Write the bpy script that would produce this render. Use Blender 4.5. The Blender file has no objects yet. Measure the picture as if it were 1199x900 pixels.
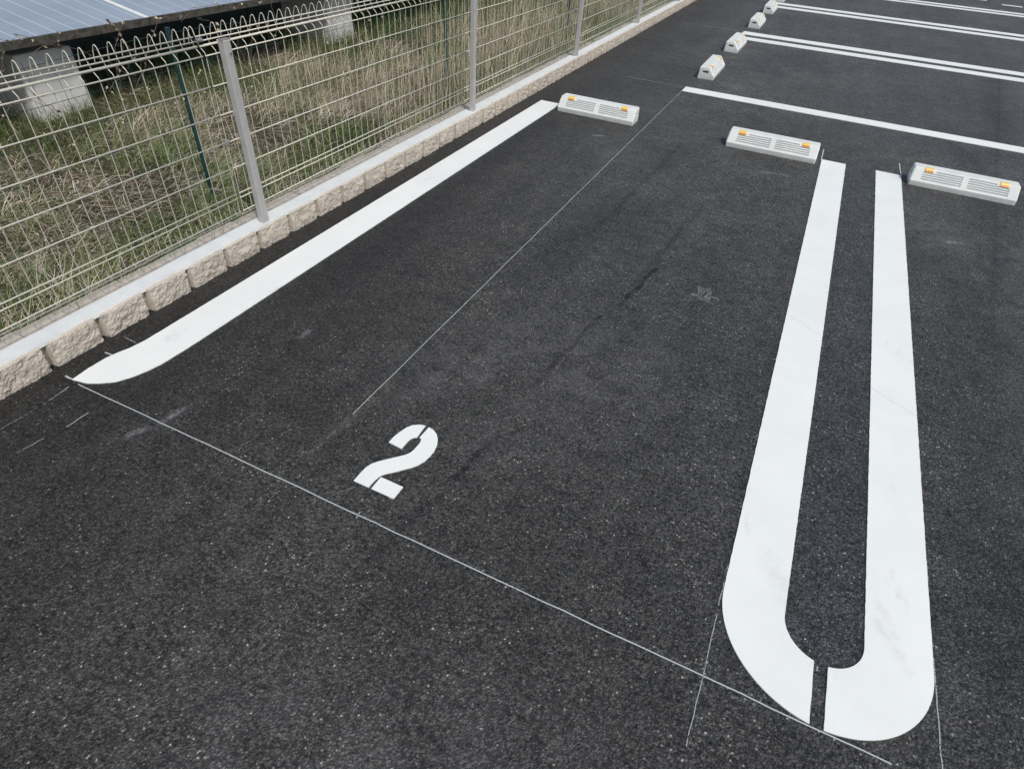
import bpy, bmesh, math, random
import numpy as np
from mathutils import Vector, Matrix, noise
R = math.radians
random.seed(7); rng = np.random.default_rng(11)
scene = bpy.context.scene
C = scene.collection

# ------------------------------------------------------------------ helpers
def link(o, parent=None):
    C.objects.link(o)
    if parent: o.parent = parent
    return o
def tag(o, label=None, cat=None, group=None, kind=None):
    for k, v in (('label', label), ('category', cat), ('group', group), ('kind', kind)):
        if v: o[k] = v
    return o
def empty(name, loc=(0, 0, 0), rz=0):
    o = bpy.data.objects.new(name, None); o.location = loc; o.rotation_euler = (0, 0, rz)
    o.empty_display_size = .1
    return link(o)
def obj(name, bm, mats, parent=None, smooth=False):
    me = bpy.data.meshes.new(name)
    bmesh.ops.recalc_face_normals(bm, faces=bm.faces)
    bm.to_mesh(me); bm.free()
    if not isinstance(mats, (list, tuple)): mats = [mats]
    for m in mats: me.materials.append(m)
    if smooth:
        for p in me.polygons: p.use_smooth = True
    return link(bpy.data.objects.new(name, me), parent)
def copy_tree(o, parent=None):
    c = o.copy(); C.objects.link(c); c.parent = parent
    for ch in [x for x in bpy.data.objects if x.parent == o]: copy_tree(ch, c)
    return c
def box(bm, x0, x1, y0, y1, z0, z1, mi=0):
    v = [bm.verts.new((x, y, z)) for z in (z0, z1) for y in (y0, y1) for x in (x0, x1)]
    for f in ((0, 2, 3, 1), (4, 5, 7, 6), (0, 1, 5, 4), (2, 6, 7, 3), (0, 4, 6, 2), (1, 3, 7, 5)):
        fc = bm.faces.new([v[i] for i in f]); fc.material_index = mi
def tube(bm, pts, r, n=6, r1=None):
    pts = [Vector(p) for p in pts]; rings = []
    for i, p in enumerate(pts):
        t = (pts[min(i+1, len(pts)-1)] - pts[max(i-1, 0)]).normalized()
        a = Vector((0, 0, 1)) if abs(t.z) < .9 else Vector((0, 1, 0))
        u = t.cross(a).normalized(); w = t.cross(u)
        rr = r if r1 is None else r + (r1-r)*i/(len(pts)-1)
        rings.append([bm.verts.new(p + (u*math.cos(2*math.pi*k/n) + w*math.sin(2*math.pi*k/n))*rr) for k in range(n)])
    for a, b in zip(rings, rings[1:]):
        for k in range(n): bm.faces.new((a[k], a[(k+1) % n], b[(k+1) % n], b[k]))
    bm.faces.new(rings[0][::-1]); bm.faces.new(rings[-1])
def slab(poly, z0, z1, jitter=0, step=.014):
    """flat polygon with thickness; edges cut finer and made slightly uneven"""
    P = []
    n = len(poly)
    for i in range(n):
        a, b = Vector(poly[i]), Vector(poly[(i+1) % n]); L = (b-a).length
        k = max(1, int(L/step)) if jitter else 1
        nn = Vector((-(b-a).y, (b-a).x)).normalized() if L else Vector((0, 0))
        for j in range(k):
            q = a.lerp(b, j/k)
            if jitter and j: q = q + nn*random.uniform(-jitter, jitter)
            P.append(q)
    bm = bmesh.new()
    vb = [bm.verts.new((p.x, p.y, z0)) for p in P]; vt = [bm.verts.new((p.x, p.y, z1)) for p in P]
    bm.faces.new(vt)
    m = len(P)
    for i in range(m): bm.faces.new((vb[i], vb[(i+1) % m], vt[(i+1) % m], vt[i]))
    return bm

# ------------------------------------------------------------------ node helpers
class NT:
    def __init__(s, name):
        s.m = bpy.data.materials.new(name); s.m.use_nodes = True
        s.t = s.m.node_tree; s.t.nodes.clear()
        s.out = s.t.nodes.new('ShaderNodeOutputMaterial')
        s.geo = s.t.nodes.new('ShaderNodeNewGeometry')
        s.pos = s.geo.outputs['Position']
    def n(s, typ, inp=None, **kw):
        nd = s.t.nodes.new(typ)
        for k, v in kw.items(): setattr(nd, k, v)
        for k, v in (inp or {}).items():
            if isinstance(v, bpy.types.NodeSocket): s.t.links.new(v, nd.inputs[k])
            else: nd.inputs[k].default_value = v
        return nd
    def math(s, op, a, b=0.0, c=0.0, clamp=False):
        return s.n('ShaderNodeMath', {0: a, 1: b, 2: c}, operation=op, use_clamp=clamp).outputs[0]
    def noise(s, scale, detail=3, rough=.55, vec=None, dist=0):
        return s.n('ShaderNodeTexNoise', {'Vector': vec or s.pos, 'Scale': scale, 'Detail': detail, 'Roughness': rough, 'Distortion': dist})
    def ramp(s, fac, a, b, lo=0.0, hi=1.0):
        return s.n('ShaderNodeMapRange', {0: fac, 1: a, 2: b, 3: lo, 4: hi}, clamp=True).outputs[0]
    def mix(s, f, a, b, blend='MIX'):
        nd = s.n('ShaderNodeMix', data_type='RGBA', blend_type=blend)
        for k, v in ((0, f), (6, a), (7, b)):
            if isinstance(v, bpy.types.NodeSocket): s.t.links.new(v, nd.inputs[k])
            else: nd.inputs[k].default_value = (*v, 1) if isinstance(v, tuple) and len(v) == 3 else v
        return nd.outputs[2]
    def vscale(s, v):
        return s.n('ShaderNodeMapping', {'Vector': s.pos, 'Scale': v}).outputs[0]
    def seg(s, a, b, w, soft, vec):
        """1 on the line a-b, falling to 0 between w and w+soft"""
        A = Vector((a[0], a[1], 0)); D = Vector((b[0]-a[0], b[1]-a[1], 0)); L2 = D.length_squared
        pa = s.n('ShaderNodeVectorMath', {0: vec, 1: A}, operation='SUBTRACT').outputs[0]
        t = s.n('ShaderNodeVectorMath', {0: pa, 1: D}, operation='DOT_PRODUCT').outputs['Value']
        t = s.math('DIVIDE', t, L2, clamp=True)
        q = s.n('ShaderNodeVectorMath', {0: D, 'Scale': t}, operation='SCALE').outputs[0]
        d = s.n('ShaderNodeVectorMath', {0: pa, 1: q}, operation='DISTANCE').outputs['Value']
        return s.ramp(d, w, w+soft, 1, 0)
    def add(s, *a):
        r = a[0]
        for x in a[1:]: r = s.math('MAXIMUM', r, x)
        return r
    def bsdf(s, col, rough=.7, spec=.5, bump=None, bstr=.5, bdist=.01, metal=0, extra=None):
        b = s.n('ShaderNodeBsdfPrincipled', extra)
        for k, v in (('Base Color', col), ('Roughness', rough), ('Specular IOR Level', spec), ('Metallic', metal)):
            if isinstance(v, bpy.types.NodeSocket): s.t.links.new(v, b.inputs[k])
            else: b.inputs[k].default_value = (*v, 1) if isinstance(v, tuple) and len(v) == 3 else v
        if bump is not None:
            bp = s.n('ShaderNodeBump', {'Height': bump, 'Strength': bstr, 'Distance': bdist})
            s.t.links.new(bp.outputs[0], b.inputs['Normal'])
        s.t.links.new(b.outputs[0], s.out.inputs[0])
        return b
def simple(name, col, rough=.5, metal=0, var=.12, scale=30, bstr=.0, spec=.5):
    t = NT(name); nz = t.noise(scale, 4)
    f = t.ramp(nz.outputs[0], .3, .7)
    c = t.mix(f, tuple(x*(1-var) for x in col), tuple(min(1, x*(1+var)) for x in col))
    t.bsdf(c, rough, spec, nz.outputs[0] if bstr else None, bstr, .003, metal)
    return t.m

# ------------------------------------------------------------------ asphalt
def asphalt():
    t = NT('asphalt')
    flat = t.vscale((1, 1, 0))
    wob = t.noise(9, 3, vec=flat)
    wv = t.n('ShaderNodeVectorMath', {0: wob.outputs['Color'], 1: (.5, .5, .5)}, operation='SUBTRACT').outputs[0]
    wv = t.n('ShaderNodeVectorMath', {0: wv, 'Scale': .05}, operation='SCALE').outputs[0]
    wp = t.n('ShaderNodeVectorMath', {0: flat, 1: wv}, operation='ADD').outputs[0]
    wp = t.n('ShaderNodeVectorMath', {0: wp, 1: (1, 1, 0)}, operation='MULTIPLY').outputs[0]
    v1 = t.n('ShaderNodeTexVoronoi', {'Vector': t.pos, 'Scale': 150.0, 'Randomness': 1.0})
    v2 = t.n('ShaderNodeTexVoronoi', {'Vector': t.pos, 'Scale': 280.0, 'Randomness': 1.0})
    r1 = t.n('ShaderNodeSeparateColor', {0: v1.outputs['Color']}).outputs[0]
    r2 = t.n('ShaderNodeSeparateColor', {0: v2.outputs['Color']}).outputs[1]
    mid = t.noise(85, 5, .72); big = t.noise(1.1, 5, .6); patch = t.noise(5.5, 4, .6)
    huge = t.noise(.45, 3, .5)
    streak = t.noise(1.0, 4, .6, vec=t.vscale((7.0, .55, 1)))
    # base tone
    base = t.mix(t.ramp(r1, 0, 1), (.013, .013, .013), (.115, .114, .110))
    fl = t.noise(90, 3, .7)
    base = t.mix(t.ramp(fl.outputs[0], .35, .65, 0, .7), base, (.055, .054, .053))
    base = t.mix(t.ramp(r2, .55, 1, 0, .75), base, (.135, .134, .130))
    # coarse open texture: some zones show more light chippings, sparkle painted into their colour
    zone = t.math('MULTIPLY', t.ramp(patch.outputs[0], .40, .66, .0, 1), t.ramp(t.noise(1.7, 3, .5).outputs[0], .38, .62, .15, 1))
    chip = t.math('GREATER_THAN', r1, t.ramp(zone, 0, 1, .985, .885))
    near = t.ramp(v1.outputs['Distance'], .15, .5, 1, 0)
    chip = t.math('MULTIPLY', chip, near)
    base = t.mix(t.math('MULTIPLY', chip, t.ramp(r2, 0, 1, .3, 1)), base, (.72, .71, .67))
    pit = t.ramp(mid.outputs[0], .45, .33, 0, .95)
    base = t.mix(pit, base, (.008, .008, .009))
    # irregular larger chippings and short crevices between them
    dz = t.n('ShaderNodeVectorMath', {0: t.noise(70, 3, .6).outputs['Color'], 1: (.5, .5, .5)}, operation='SUBTRACT').outputs[0]
    dz = t.n('ShaderNodeVectorMath', {0: dz, 'Scale': .03}, operation='SCALE').outputs[0]
    dp = t.n('ShaderNodeVectorMath', {0: t.pos, 1: dz}, operation='ADD').outputs[0]
    v3 = t.n('ShaderNodeTexVoronoi', {'Vector': dp, 'Scale': 78.0, 'Randomness': 1.0})
    r3 = t.n('ShaderNodeSeparateColor', {0: v3.outputs['Color']}).outputs[2]
    stone = t.math('MULTIPLY', t.math('GREATER_THAN', r3, .84), t.ramp(v3.outputs['Distance'], .42, .25))
    base = t.mix(t.math('MULTIPLY', stone, t.ramp(r1, 0, 1, .1, .8)), base, (.13, .128, .118))
    rdg = t.noise(36, 4, .62, vec=dp)
    rim = t.ramp(t.math('ABSOLUTE', t.math('SUBTRACT', rdg.outputs[0], .5)), .0, .020, 1, 0)
    rim = t.math('MULTIPLY', rim, t.ramp(t.noise(17, 3, .6).outputs[0], .47, .58))
    base = t.mix(t.math('MULTIPLY', rim, .85), base, (.006, .006, .006))
    # large, soft tonal drift
    k = t.ramp(big.outputs[0], .3, .7, .74, 1.22)
    k = t.math('MULTIPLY', k, t.ramp(streak.outputs[0], .3, .7, .88, 1.12))
    k = t.math('MULTIPLY', k, t.ramp(patch.outputs[0], .3, .7, .86, 1.14))
    # lighter and bluer further from the fence, fresh dark edge by the kerb
    sx = t.n('ShaderNodeSeparateXYZ', {0: wp})
    X, Y = sx.outputs[0], sx.outputs[1]
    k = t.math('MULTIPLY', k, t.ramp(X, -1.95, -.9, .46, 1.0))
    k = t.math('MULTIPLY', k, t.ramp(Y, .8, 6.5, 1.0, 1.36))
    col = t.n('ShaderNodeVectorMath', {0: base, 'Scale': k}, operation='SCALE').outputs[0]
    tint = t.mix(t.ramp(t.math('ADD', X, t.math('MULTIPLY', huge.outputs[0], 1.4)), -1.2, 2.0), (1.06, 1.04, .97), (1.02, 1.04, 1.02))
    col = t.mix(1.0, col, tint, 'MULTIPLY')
    # cracks and roller seams (dark)
    brk = t.ramp(t.noise(14, 3).outputs[0], .42, .56)
    cr = t.add(*[t.seg(a, b, .003, .013, wp) for a, b in (
        ((-.40, 2.60), (-.45, 2.20)), ((-.50, 2.076), (-.56, 1.54)), ((-.562, 1.273), (-.60, .95)), ((-.56, 1.26), (-.575, 1.12)))])
    cr = t.math('MULTIPLY', cr, t.ramp(brk, 0, 1, .25, .95))
    col = t.mix(cr, col, (.009, .009, .009))
    fa = t.add(*[t.seg(a, b, .004, .02, wp) for a, b in (
        ((-.35, 3.45), (-.44, 2.43)), ((-.62, .9), (-.66, .6)), ((-.7, 4.4), (-.78, 2.8)), ((1.02, 2.7), (1.75, 8.6)))])
    col = t.mix(t.math('MULTIPLY', fa, .38), col, (.016, .016, .016))
    bd = t.add(*[t.seg(a, b, .03, .16, wp) for a, b in (((.96, 1.2), (1.02, 3.2)), ((-1.7, 4.4), (-1.6, 1.6)), ((-.75, 3.2), (-.95, 2.2)), ((1.12, 2.2), (1.2, 5.4)), ((1.50, 5.9), (1.66, 8.3)), ((-.2, 4.45), (.0, 4.35)))])
    col = t.mix(t.math('MULTIPLY', bd, .36), col, (.018, .018, .018))
    # dusty pale stains
    dust = t.ramp(t.noise(7, 5, .7).outputs[0], .38, .66)
    d1 = t.add(*[t.seg(a, b, .03, .28, wp) for a, b in (
        ((1.72, 6.2), (1.95, 8.3)), ((1.25, 5.0), (1.5, 5.4)), ((2.2, 10.2), (2.9, 9.8)), ((-.62, 1.9), (-.95, 1.35)),
        ((1.2, 3.0), (1.3, 3.8)), ((1.16, 1.6), (1.2, 2.6)), ((-.5, 1.35), (-.35, 1.9)), ((.85, 3.85), (.95, 3.7)), ((-1.1, 4.1), (-1.0, 3.9)), ((.0, .4), (-.6, .2)))])
    col = t.mix(t.math('MULTIPLY', t.math('MULTIPLY', d1, dust), .55), col, (.185, .184, .178))
    ins = t.seg((.46, 1.05), (.46, 4.6), .10, .08, wp)
    col = t.mix(t.math('MULTIPLY', ins, .8), col, t.mix(1.0, col, (.95, 1.03, 1.16), 'MULTIPLY'))
    d2 = t.add(*[t.seg(a, b, .004, .016, wp) for a, b in (
        ((-1.525, .775), (-1.512, .87)), ((-1.56, .69), (-1.535, .76)), ((-1.457, 1.36), (-1.455, 1.40)), ((-.12, 4.2), (.05, 4.22)),
        ((-1.30, 5.05), (-1.20, 5.10)), ((-1.55, 5.0), (-1.50, 5.1)), ((.93, 3.72), (.99, 3.76)), ((-1.28, 4.2), (-1.22, 4.24)))])
    col = t.mix(t.math('MULTIPLY', t.math('MULTIPLY', d2, dust), .75), col, (.38, .39, .39))
    d3 = t.add(*[t.seg(a, b, .004, .018, wp) for a, b in (((-1.10, .76), (-1.07, .62)), ((-1.04, .86), (-1.0, 1.3)))])
    col = t.mix(t.math('MULTIPLY', d3, t.ramp(brk, 0, 1, .1, .42)), col, (.20, .18, .13))
    d4 = t.add(*[t.seg(a, b, .0, .045, wp) for a, b in (((-1.53, .78), (-1.66, .50)), ((-1.24, .62), (-1.18, .25)), ((-.92, .55), (-.80, .0)), ((-1.05, .62), (-1.1, .1)))])
    col = t.mix(t.math('MULTIPLY', t.math('MULTIPLY', d4, dust), .35), col, (.17, .17, .165))
    # bump
    h = t.math('MULTIPLY', v1.outputs['Distance'], -1.0)
    h = t.math('ADD', h, t.math('MULTIPLY', v2.outputs['Distance'], -.35))
    h = t.math('ADD', h, t.math('MULTIPLY', r1, .5))
    h = t.math('ADD', h, t.math('MULTIPLY', t.ramp(mid.outputs[0], .2, .5), 1.3))
    h = t.math('ADD', h, t.math('MULTIPLY', cr, -1.5))
    h = t.math('ADD', h, t.math('MULTIPLY', rim, -1.0))
    h = t.math('ADD', h, t.math('MULTIPLY', stone, .5))
    rg = t.ramp(r2, 0, 1, .32, .8)
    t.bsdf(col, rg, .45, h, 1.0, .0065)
    return t.m

def paint(name='road_paint', wear=0.0):
    t = NT(name)
    n1 = t.noise(3.2, 5, .65); n2 = t.noise(38, 4, .6)
    pit = t.n('ShaderNodeTexVoronoi', {'Vector': t.pos, 'Scale': 23.0})
    c = t.mix(t.ramp(n1.outputs[0], .35, .72), (.855, .885, .835), (.79, .82, .78))
    sc = t.noise(2.3, 5, .75, vec=t.vscale((3.2, 1.0, 1)), dist=.5)
    c = t.mix(t.math('MULTIPLY', t.ramp(sc.outputs[0], .60, .72), t.ramp(n2.outputs[0], .35, .65, .2, .6)), c, (.50, .52, .51))
    dot = t.math('MULTIPLY', t.math('LESS_THAN', pit.outputs['Distance'], .045), t.math('GREATER_THAN', t.n('ShaderNodeSeparateColor', {0: pit.outputs['Color']}).outputs[0], .93))
    c = t.mix(dot, c, (.15, .15, .14))
    g = t.n('ShaderNodeTexVoronoi', {'Vector': t.pos, 'Scale': 125.0})
    hh = t.math('ADD', g.outputs['Distance'], t.math('MULTIPLY', t.noise(60, 4, .65).outputs[0], 1.4))
    pin = t.n('ShaderNodeTexVoronoi', {'Vector': t.pos, 'Scale': 95.0})
    pr = t.n('ShaderNodeSeparateColor', {0: pin.outputs['Color']}).outputs[0]
    ph = t.math('MULTIPLY', t.math('LESS_THAN', pin.outputs['Distance'], .13), t.math('GREATER_THAN', pr, .985))
    c = t.mix(t.math('MULTIPLY', ph, .6), c, (.25, .25, .24))
    c = t.mix(t.ramp(t.noise(1.1, 4, .6).outputs[0], .35, .7, 0, .22), c, (.66, .68, .65))
    wz = t.noise(30, 3, .6).outputs['Color']
    wz = t.n('ShaderNodeVectorMath', {0: wz, 'Scale': .03}, operation='SCALE').outputs[0]
    wq = t.n('ShaderNodeVectorMath', {0: t.n('ShaderNodeVectorMath', {0: t.pos, 1: wz}, operation='ADD').outputs[0], 1: (1, 1, 0)}, operation='MULTIPLY').outputs[0]
    sm = t.add(*[t.seg(a, b, .0, w_, wq) for a, b, w_ in (((.325, 1.20), (.38, 1.10), .05), ((.60, 1.14), (.67, 1.04), .022), ((.25, 2.52), (.37, 2.43), .012), ((.57, 2.16), (.71, 2.08), .012), ((.60, 1.20), (.64, 1.12), .018))])
    c = t.mix(t.math('MULTIPLY', sm, t.ramp(n2.outputs[0], .35, .62, .06, .30)), c, (.50, .52, .50))
    t.bsdf(c, .55, .35, hh, .07, .003)
    return t.m
def chalk(name, dens=.5, col=(.72, .76, .76), strong=1.0):
    t = NT(name)
    n1 = t.noise(160, 2, .6); n2 = t.noise(6, 3, .6)
    a = t.math('ADD', n1.outputs[0], t.math('MULTIPLY', n2.outputs[0], .9)); a = t.math('SUBTRACT', a, .2)
    al = t.ramp(a, 1.0-dens, 1.12-dens, 0, strong)
    b = t.bsdf(col, .9, .2)
    tr = t.n('ShaderNodeBsdfTransparent'); mx = t.n('ShaderNodeMixShader', {0: al, 1: tr.outputs[0], 2: b.outputs[0]})
    t.t.links.new(mx.outputs[0], t.out.inputs[0])
    return t.m

M = {}
M['asphalt'] = asphalt()
M['paint'] = paint()
M['chalk'] = chalk('chalk', .62)
M['chalk_faint'] = chalk('faint_chalk', .36, (.38, .39, .37), .4)
M['chalk_mid'] = chalk('soft_chalk', .42, (.5, .53, .52), .65)

# split stone
t = NT('split_stone')
n1 = t.noise(16, 5, .65); n2 = t.noise(95, 4, .7); n3 = t.noise(330, 2)
c = t.mix(t.ramp(n1.outputs[0], .3, .7), (.46, .41, .34), (.63, .575, .485))
c = t.mix(t.ramp(n2.outputs[0], .56, .70, 0, .5), c, (.28, .24, .19))
c = t.mix(t.ramp(n3.outputs[0], .60, .72, 0, .7), c, (.64, .58, .50))
h = t.math('ADD', n2.outputs[0], t.math('MULTIPLY', n3.outputs[0], .4))
t.bsdf(c, .92, .2, h, .7, .005); M['stone'] = t.m
t = NT('smooth_block')
n1 = t.noise(20, 5, .65); n3 = t.noise(300, 2)
c = t.mix(t.ramp(n1.outputs[0], .3, .7), (.48, .435, .36), (.60, .55, .46))
t.bsdf(c, .9, .2, n3.outputs[0], .35, .002); M['block_top'] = t.m
t = NT('mortar')
n1 = t.noise(12, 5, .6); n3 = t.noise(260, 2)
c = t.mix(t.ramp(n1.outputs[0], .3, .7), (.64, .67, .65), (.75, .77, .745))
c = t.mix(t.ramp(t.noise(40, 4, .7).outputs[0], .6, .75, 0, .4), c, (.45, .45, .42))
t.bsdf(c, .85, .2, n3.outputs[0], .25, .002); M['mortar'] = t.m
M['wire'] = simple('cream_wire_coat', (.66, .635, .53), .42, 0, .10, 60)
M['wire_shaded'] = simple('shaded_wire_coat', (.50, .475, .39), .5, 0, .15, 60)  # darker copy of the wire coat, shade on the uprights put into the colour
M['post'] = simple('grey_post_coat', (.50, .495, .475), .45, .15, .07, 25)
M['green_metal'] = simple('dark_green_coat', (.008, .045, .040), .5, 0, .3, 40)
M['clip'] = simple('clip_steel', (.42, .42, .40), .4, .6, .2, 80)
t = NT('bumper_concrete')
n1 = t.noise(9, 5, .65); n2 = t.noise(140, 3)
c = t.mix(t.ramp(n1.outputs[0], .3, .7), (.64, .67, .64), (.76, .785, .75))
c = t.mix(t.ramp(t.noise(30, 5, .75).outputs[0], .6, .75, 0, .35), c, (.35, .35, .32))
sx = t.n('ShaderNodeSeparateXYZ', {0: t.pos})
dirt = t.math('MULTIPLY', t.ramp(sx.outputs[2], .0, .035, 1, 0), t.ramp(t.noise(18, 5, .7).outputs[0], .3, .6))
c = t.mix(t.math('MULTIPLY', dirt, .6), c, (.30, .29, .27))
c = t.mix(t.ramp(t.noise(11, 6, .8, dist=1.5).outputs[0], .60, .68, 0, .28), c, (.40, .40, .37))
t.bsdf(c, .65, .35, n2.outputs[0], .25, .002); M['bumper'] = t.m
M['refl_yellow'] = simple('reflector_yellow', (.90, .64, .16), .35, 0, .1, 200, spec=.6)
M['refl_orange'] = simple('reflector_orange', (.78, .27, .03), .3, 0, .2, 300, spec=.6)
M['slot'] = simple('slot_grey', (.20, .21, .21), .8)
M['groove'] = simple('groove_grey', (.50, .525, .515), .8)
t = NT('cast_concrete')
n1 = t.noise(6, 5, .7); n2 = t.noise(60, 4)
c = t.mix(t.ramp(n1.outputs[0], .3, .7), (.46, .46, .44), (.68, .68, .65))
t.bsdf(c, .9, .2, n2.outputs[0], .3, .004); M['concrete'] = t.m
t = NT('weathered_frame')
n1 = t.noise(25, 5, .7); n2 = t.noise(120, 4)
c = t.mix(t.ramp(n1.outputs[0], .4, .7), (.055, .052, .046), (.15, .14, .12))
c = t.mix(t.ramp(n2.outputs[0], .6, .75, 0, .6), c, (.28, .27, .24))
t.bsdf(c, .75, .3, n2.outputs[0], .3, .002); M['frame_dirty'] = t.m
M['alu'] = simple('pale_aluminium', (.86, .86, .80), .5, 0, .08, 30)
# photovoltaic glass: cell grid in world Y, and along the slope
t = NT('solar_glass')
tc = t.n('ShaderNodeTexCoord').outputs['Object']
sp = t.n('ShaderNodeSeparateXYZ', {0: tc})
def gridline(v, pitch, w, off=0.0):
    a = t.math('FRACT', t.math('DIVIDE', t.math('ADD', v, off+100*pitch), pitch))
    a = t.math('ABSOLUTE', t.math('SUBTRACT', a, .5))
    return t.ramp(a, .5-w/pitch, .5-w/pitch*.5, 0, 1)
ly = gridline(sp.outputs[1], .1146, .0030, .0)
lx = gridline(sp.outputs[0], .1146, .0020)
fine = gridline(sp.outputs[0], .0382, .0014)
n1 = t.noise(2.5, 4)
c = t.mix(t.ramp(n1.outputs[0], .3, .7), (.26, .315, .375), (.33, .385, .44))  # pale blue base has the sky's reflection painted in
c = t.mix(t.math('MULTIPLY', fine, .22), c, (.5, .54, .6))
c = t.mix(t.math('MULTIPLY', lx, .5), c, (.52, .56, .64))
c = t.mix(t.math('MULTIPLY', ly, .8), c, (.72, .77, .84))
t.bsdf(c, .28, .5); M['pv'] = t.m
M['steel'] = simple('rack_steel', (.10, .10, .10), .6, .2, .3, 20)
# soil
t = NT('field_soil')
n1 = t.noise(5, 5, .7); n2 = t.noise(40, 5, .7)
c = t.mix(t.ramp(n1.outputs[0], .35, .65), (.055, .045, .03), (.035, .045, .018))
c = t.mix(t.ramp(n2.outputs[0], .45, .7, 0, .8), c, (.20, .165, .115))
t.bsdf(c, .95, .1, n2.outputs[0], .8, .02); M['soil'] = t.m
t = NT('far_ground')
n1 = t.noise(.3, 5, .7); n2 = t.noise(6, 5, .7)
c = t.mix(t.ramp(n1.outputs[0], .35, .65), (.10, .09, .055), (.05, .07, .028))
c = t.mix(t.ramp(n2.outputs[0], .45, .7, 0, .5), c, (.16, .14, .09))
t.bsdf(c, .95, .1, n2.outputs[0], .6, .03); M['ground'] = t.m
def leafmat(name, rough=.7, trans=.25):
    t = NT(name)
    at = t.n('ShaderNodeAttribute', attribute_name='Col')
    b = t.bsdf(at.outputs['Color'], rough, .25)
    tl = t.n('ShaderNodeBsdfTranslucent', {'Color': at.outputs['Color']})
    mx = t.n('ShaderNodeMixShader', {0: trans, 1: b.outputs[0], 2: tl.outputs[0]})
    t.t.links.new(mx.outputs[0], t.out.inputs[0])
    return t.m
M['dry'] = leafmat('dry_blades'); M['green'] = leafmat('green_blades', .6, .3)

# ------------------------------------------------------------------ ground and lot
bm = bmesh.new(); box(bm, -300, 300, -300, 300, -.6, -.035)
tag(obj('ground', bm, M['ground']), kind='structure')
bm = bmesh.new(); box(bm, -2.13, 16, -14, 34, -.3, 0)
tag(obj('asphalt_road', bm, M['asphalt'], ), 'dark new asphalt paving of the parking lot', kind='structure')
# field: uneven sheet beyond the blocks
def fz(x, y):
    return .0 + .035*noise.noise((x*1.3, y*1.3, 0)) + .02*noise.noise((x*4, y*4, 3)) - .05*max(0, min(1, (-x-4.6)/2))
bm = bmesh.new(); nx, ny = 90, 180
xs = [-2.165-(i/nx)**1.5*16 for i in range(nx+1)]; ys = [-8+i*(34/ny) for i in range(ny+1)]
vv = [[bm.verts.new((x, y, fz(x, y))) for y in ys] for x in xs]
for i in range(nx):
    for j in range(ny): bm.faces.new((vv[i][j], vv[i][j+1], vv[i+1][j+1], vv[i+1][j]))
tag(obj('field_ground', bm, M['soil'], smooth=True), kind='structure')

# ------------------------------------------------------------------ painted markings
PZ = .0035
def marking(name, poly, label, group=None, jitter=.0012, parent=None):
    o = obj(name, slab(poly, -.002, PZ, jitter*.5), M['paint'], parent)
    if label: tag(o, label, 'road marking', group)
    return o
edge = [(-1.9370, .792), (-1.944, .86), (-1.943, .925), (-1.934, .965), (-1.921, 1.005), (-1.9135, 1.06), (-1.9126, 1.15), (-1.9126, 4.735), (-1.7484, 4.735),
        (-1.7484, 1.17), (-1.7495, 1.08), (-1.754, .995), (-1.764, .945), (-1.782, .895), (-1.807, .853), (-1.84, .826), (-1.88, .803)]
marking('parking_line', edge, 'long white edge line with a curved pointed end beside the tan block kerb')
def arc(cx, cy, r, a0, a1, n=24):
    return [(cx+r*math.cos(R(a0+(a1-a0)*i/n)), cy+r*math.sin(R(a0+(a1-a0)*i/n))) for i in range(n+1)]
loop = empty('loop_marking', (.46, 1.04, 0))
tag(loop, 'white U-shaped double line with a rounded end and a slit in its bend', 'road marking')
cx, cy, ro, ri = .4606, 1.038, .2491, .0944
aL = math.degrees(math.atan2(-math.sqrt(ro**2-.0146**2), -.0146)); aLi = math.degrees(math.atan2(-math.sqrt(ri**2-.017**2), -.017))
rel = lambda P: [(x-.46, y-1.04) for x, y in P]
left = [(cx-ro, 4.675)] + arc(cx, cy, ro, 180, 360+aL) + arc(cx, cy, ri, 360+aLi, 180)[0:] + [(cx-ri, 4.675)]
right = [(cx+ro, 4.675)] + arc(cx, cy, ro, 360, 360-(180+aL)-0 if False else 270+3.6) + arc(cx, cy, ri, 270+9.5, 360) + [(cx+ri, 4.675)]
marking('painted_stroke', rel(left), None, parent=loop)
marking('painted_stroke', rel(right), None, parent=loop)
# stencilled 2
num = [[(-.8464, 1.0586), (-.8466, 1.0856), (-.8425, 1.109), (-.8345, 1.1393), (-.8221, 1.1590), (-.8046, 1.1716), (-.7850, 1.1775), (-.7810, 1.1180), (-.789, 1.1145), (-.7945, 1.1046), (-.7965, 1.0902), (-.7964, 1.0545)],
       [(-.7715, 1.1770), (-.7521, 1.1725), (-.733, 1.161), (-.7181, 1.143), (-.7072, 1.1204), (-.7022, 1.0952), (-.7024, 1.068), (-.7060, 1.0447), (-.714, 1.0240), (-.7264, 1.0056), (-.7613, .9662), (-.7815, .9458), (-.7888, .9366), (-.7925, .9257), (-.7950, .9080), (-.7957, .8799), (-.848, .8800), (-.8484, .9148), (-.8475, .9382), (-.841, .959), (-.8292, .9763), (-.771, 1.039), (-.7630, 1.0544), (-.7602, 1.0700), (-.7596, 1.0970), (-.7615, 1.1120), (-.7676, 1.1210), (-.7731, 1.1224)],
       [(-.7862, .9290), (-.7080, .9285), (-.7080, .8798), (-.7857, .8798)]]
bmn = bmesh.new()
for P in num:
    b2 = slab(P, -.002, PZ, 0); me = bpy.data.meshes.new('tmp'); b2.to_mesh(me); b2.free(); bmn.from_mesh(me); bpy.data.meshes.remove(me)
tag(obj('painted_number', bmn, M['paint']), 'white stencilled number 2 on the asphalt of the first bay', 'road marking')
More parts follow.
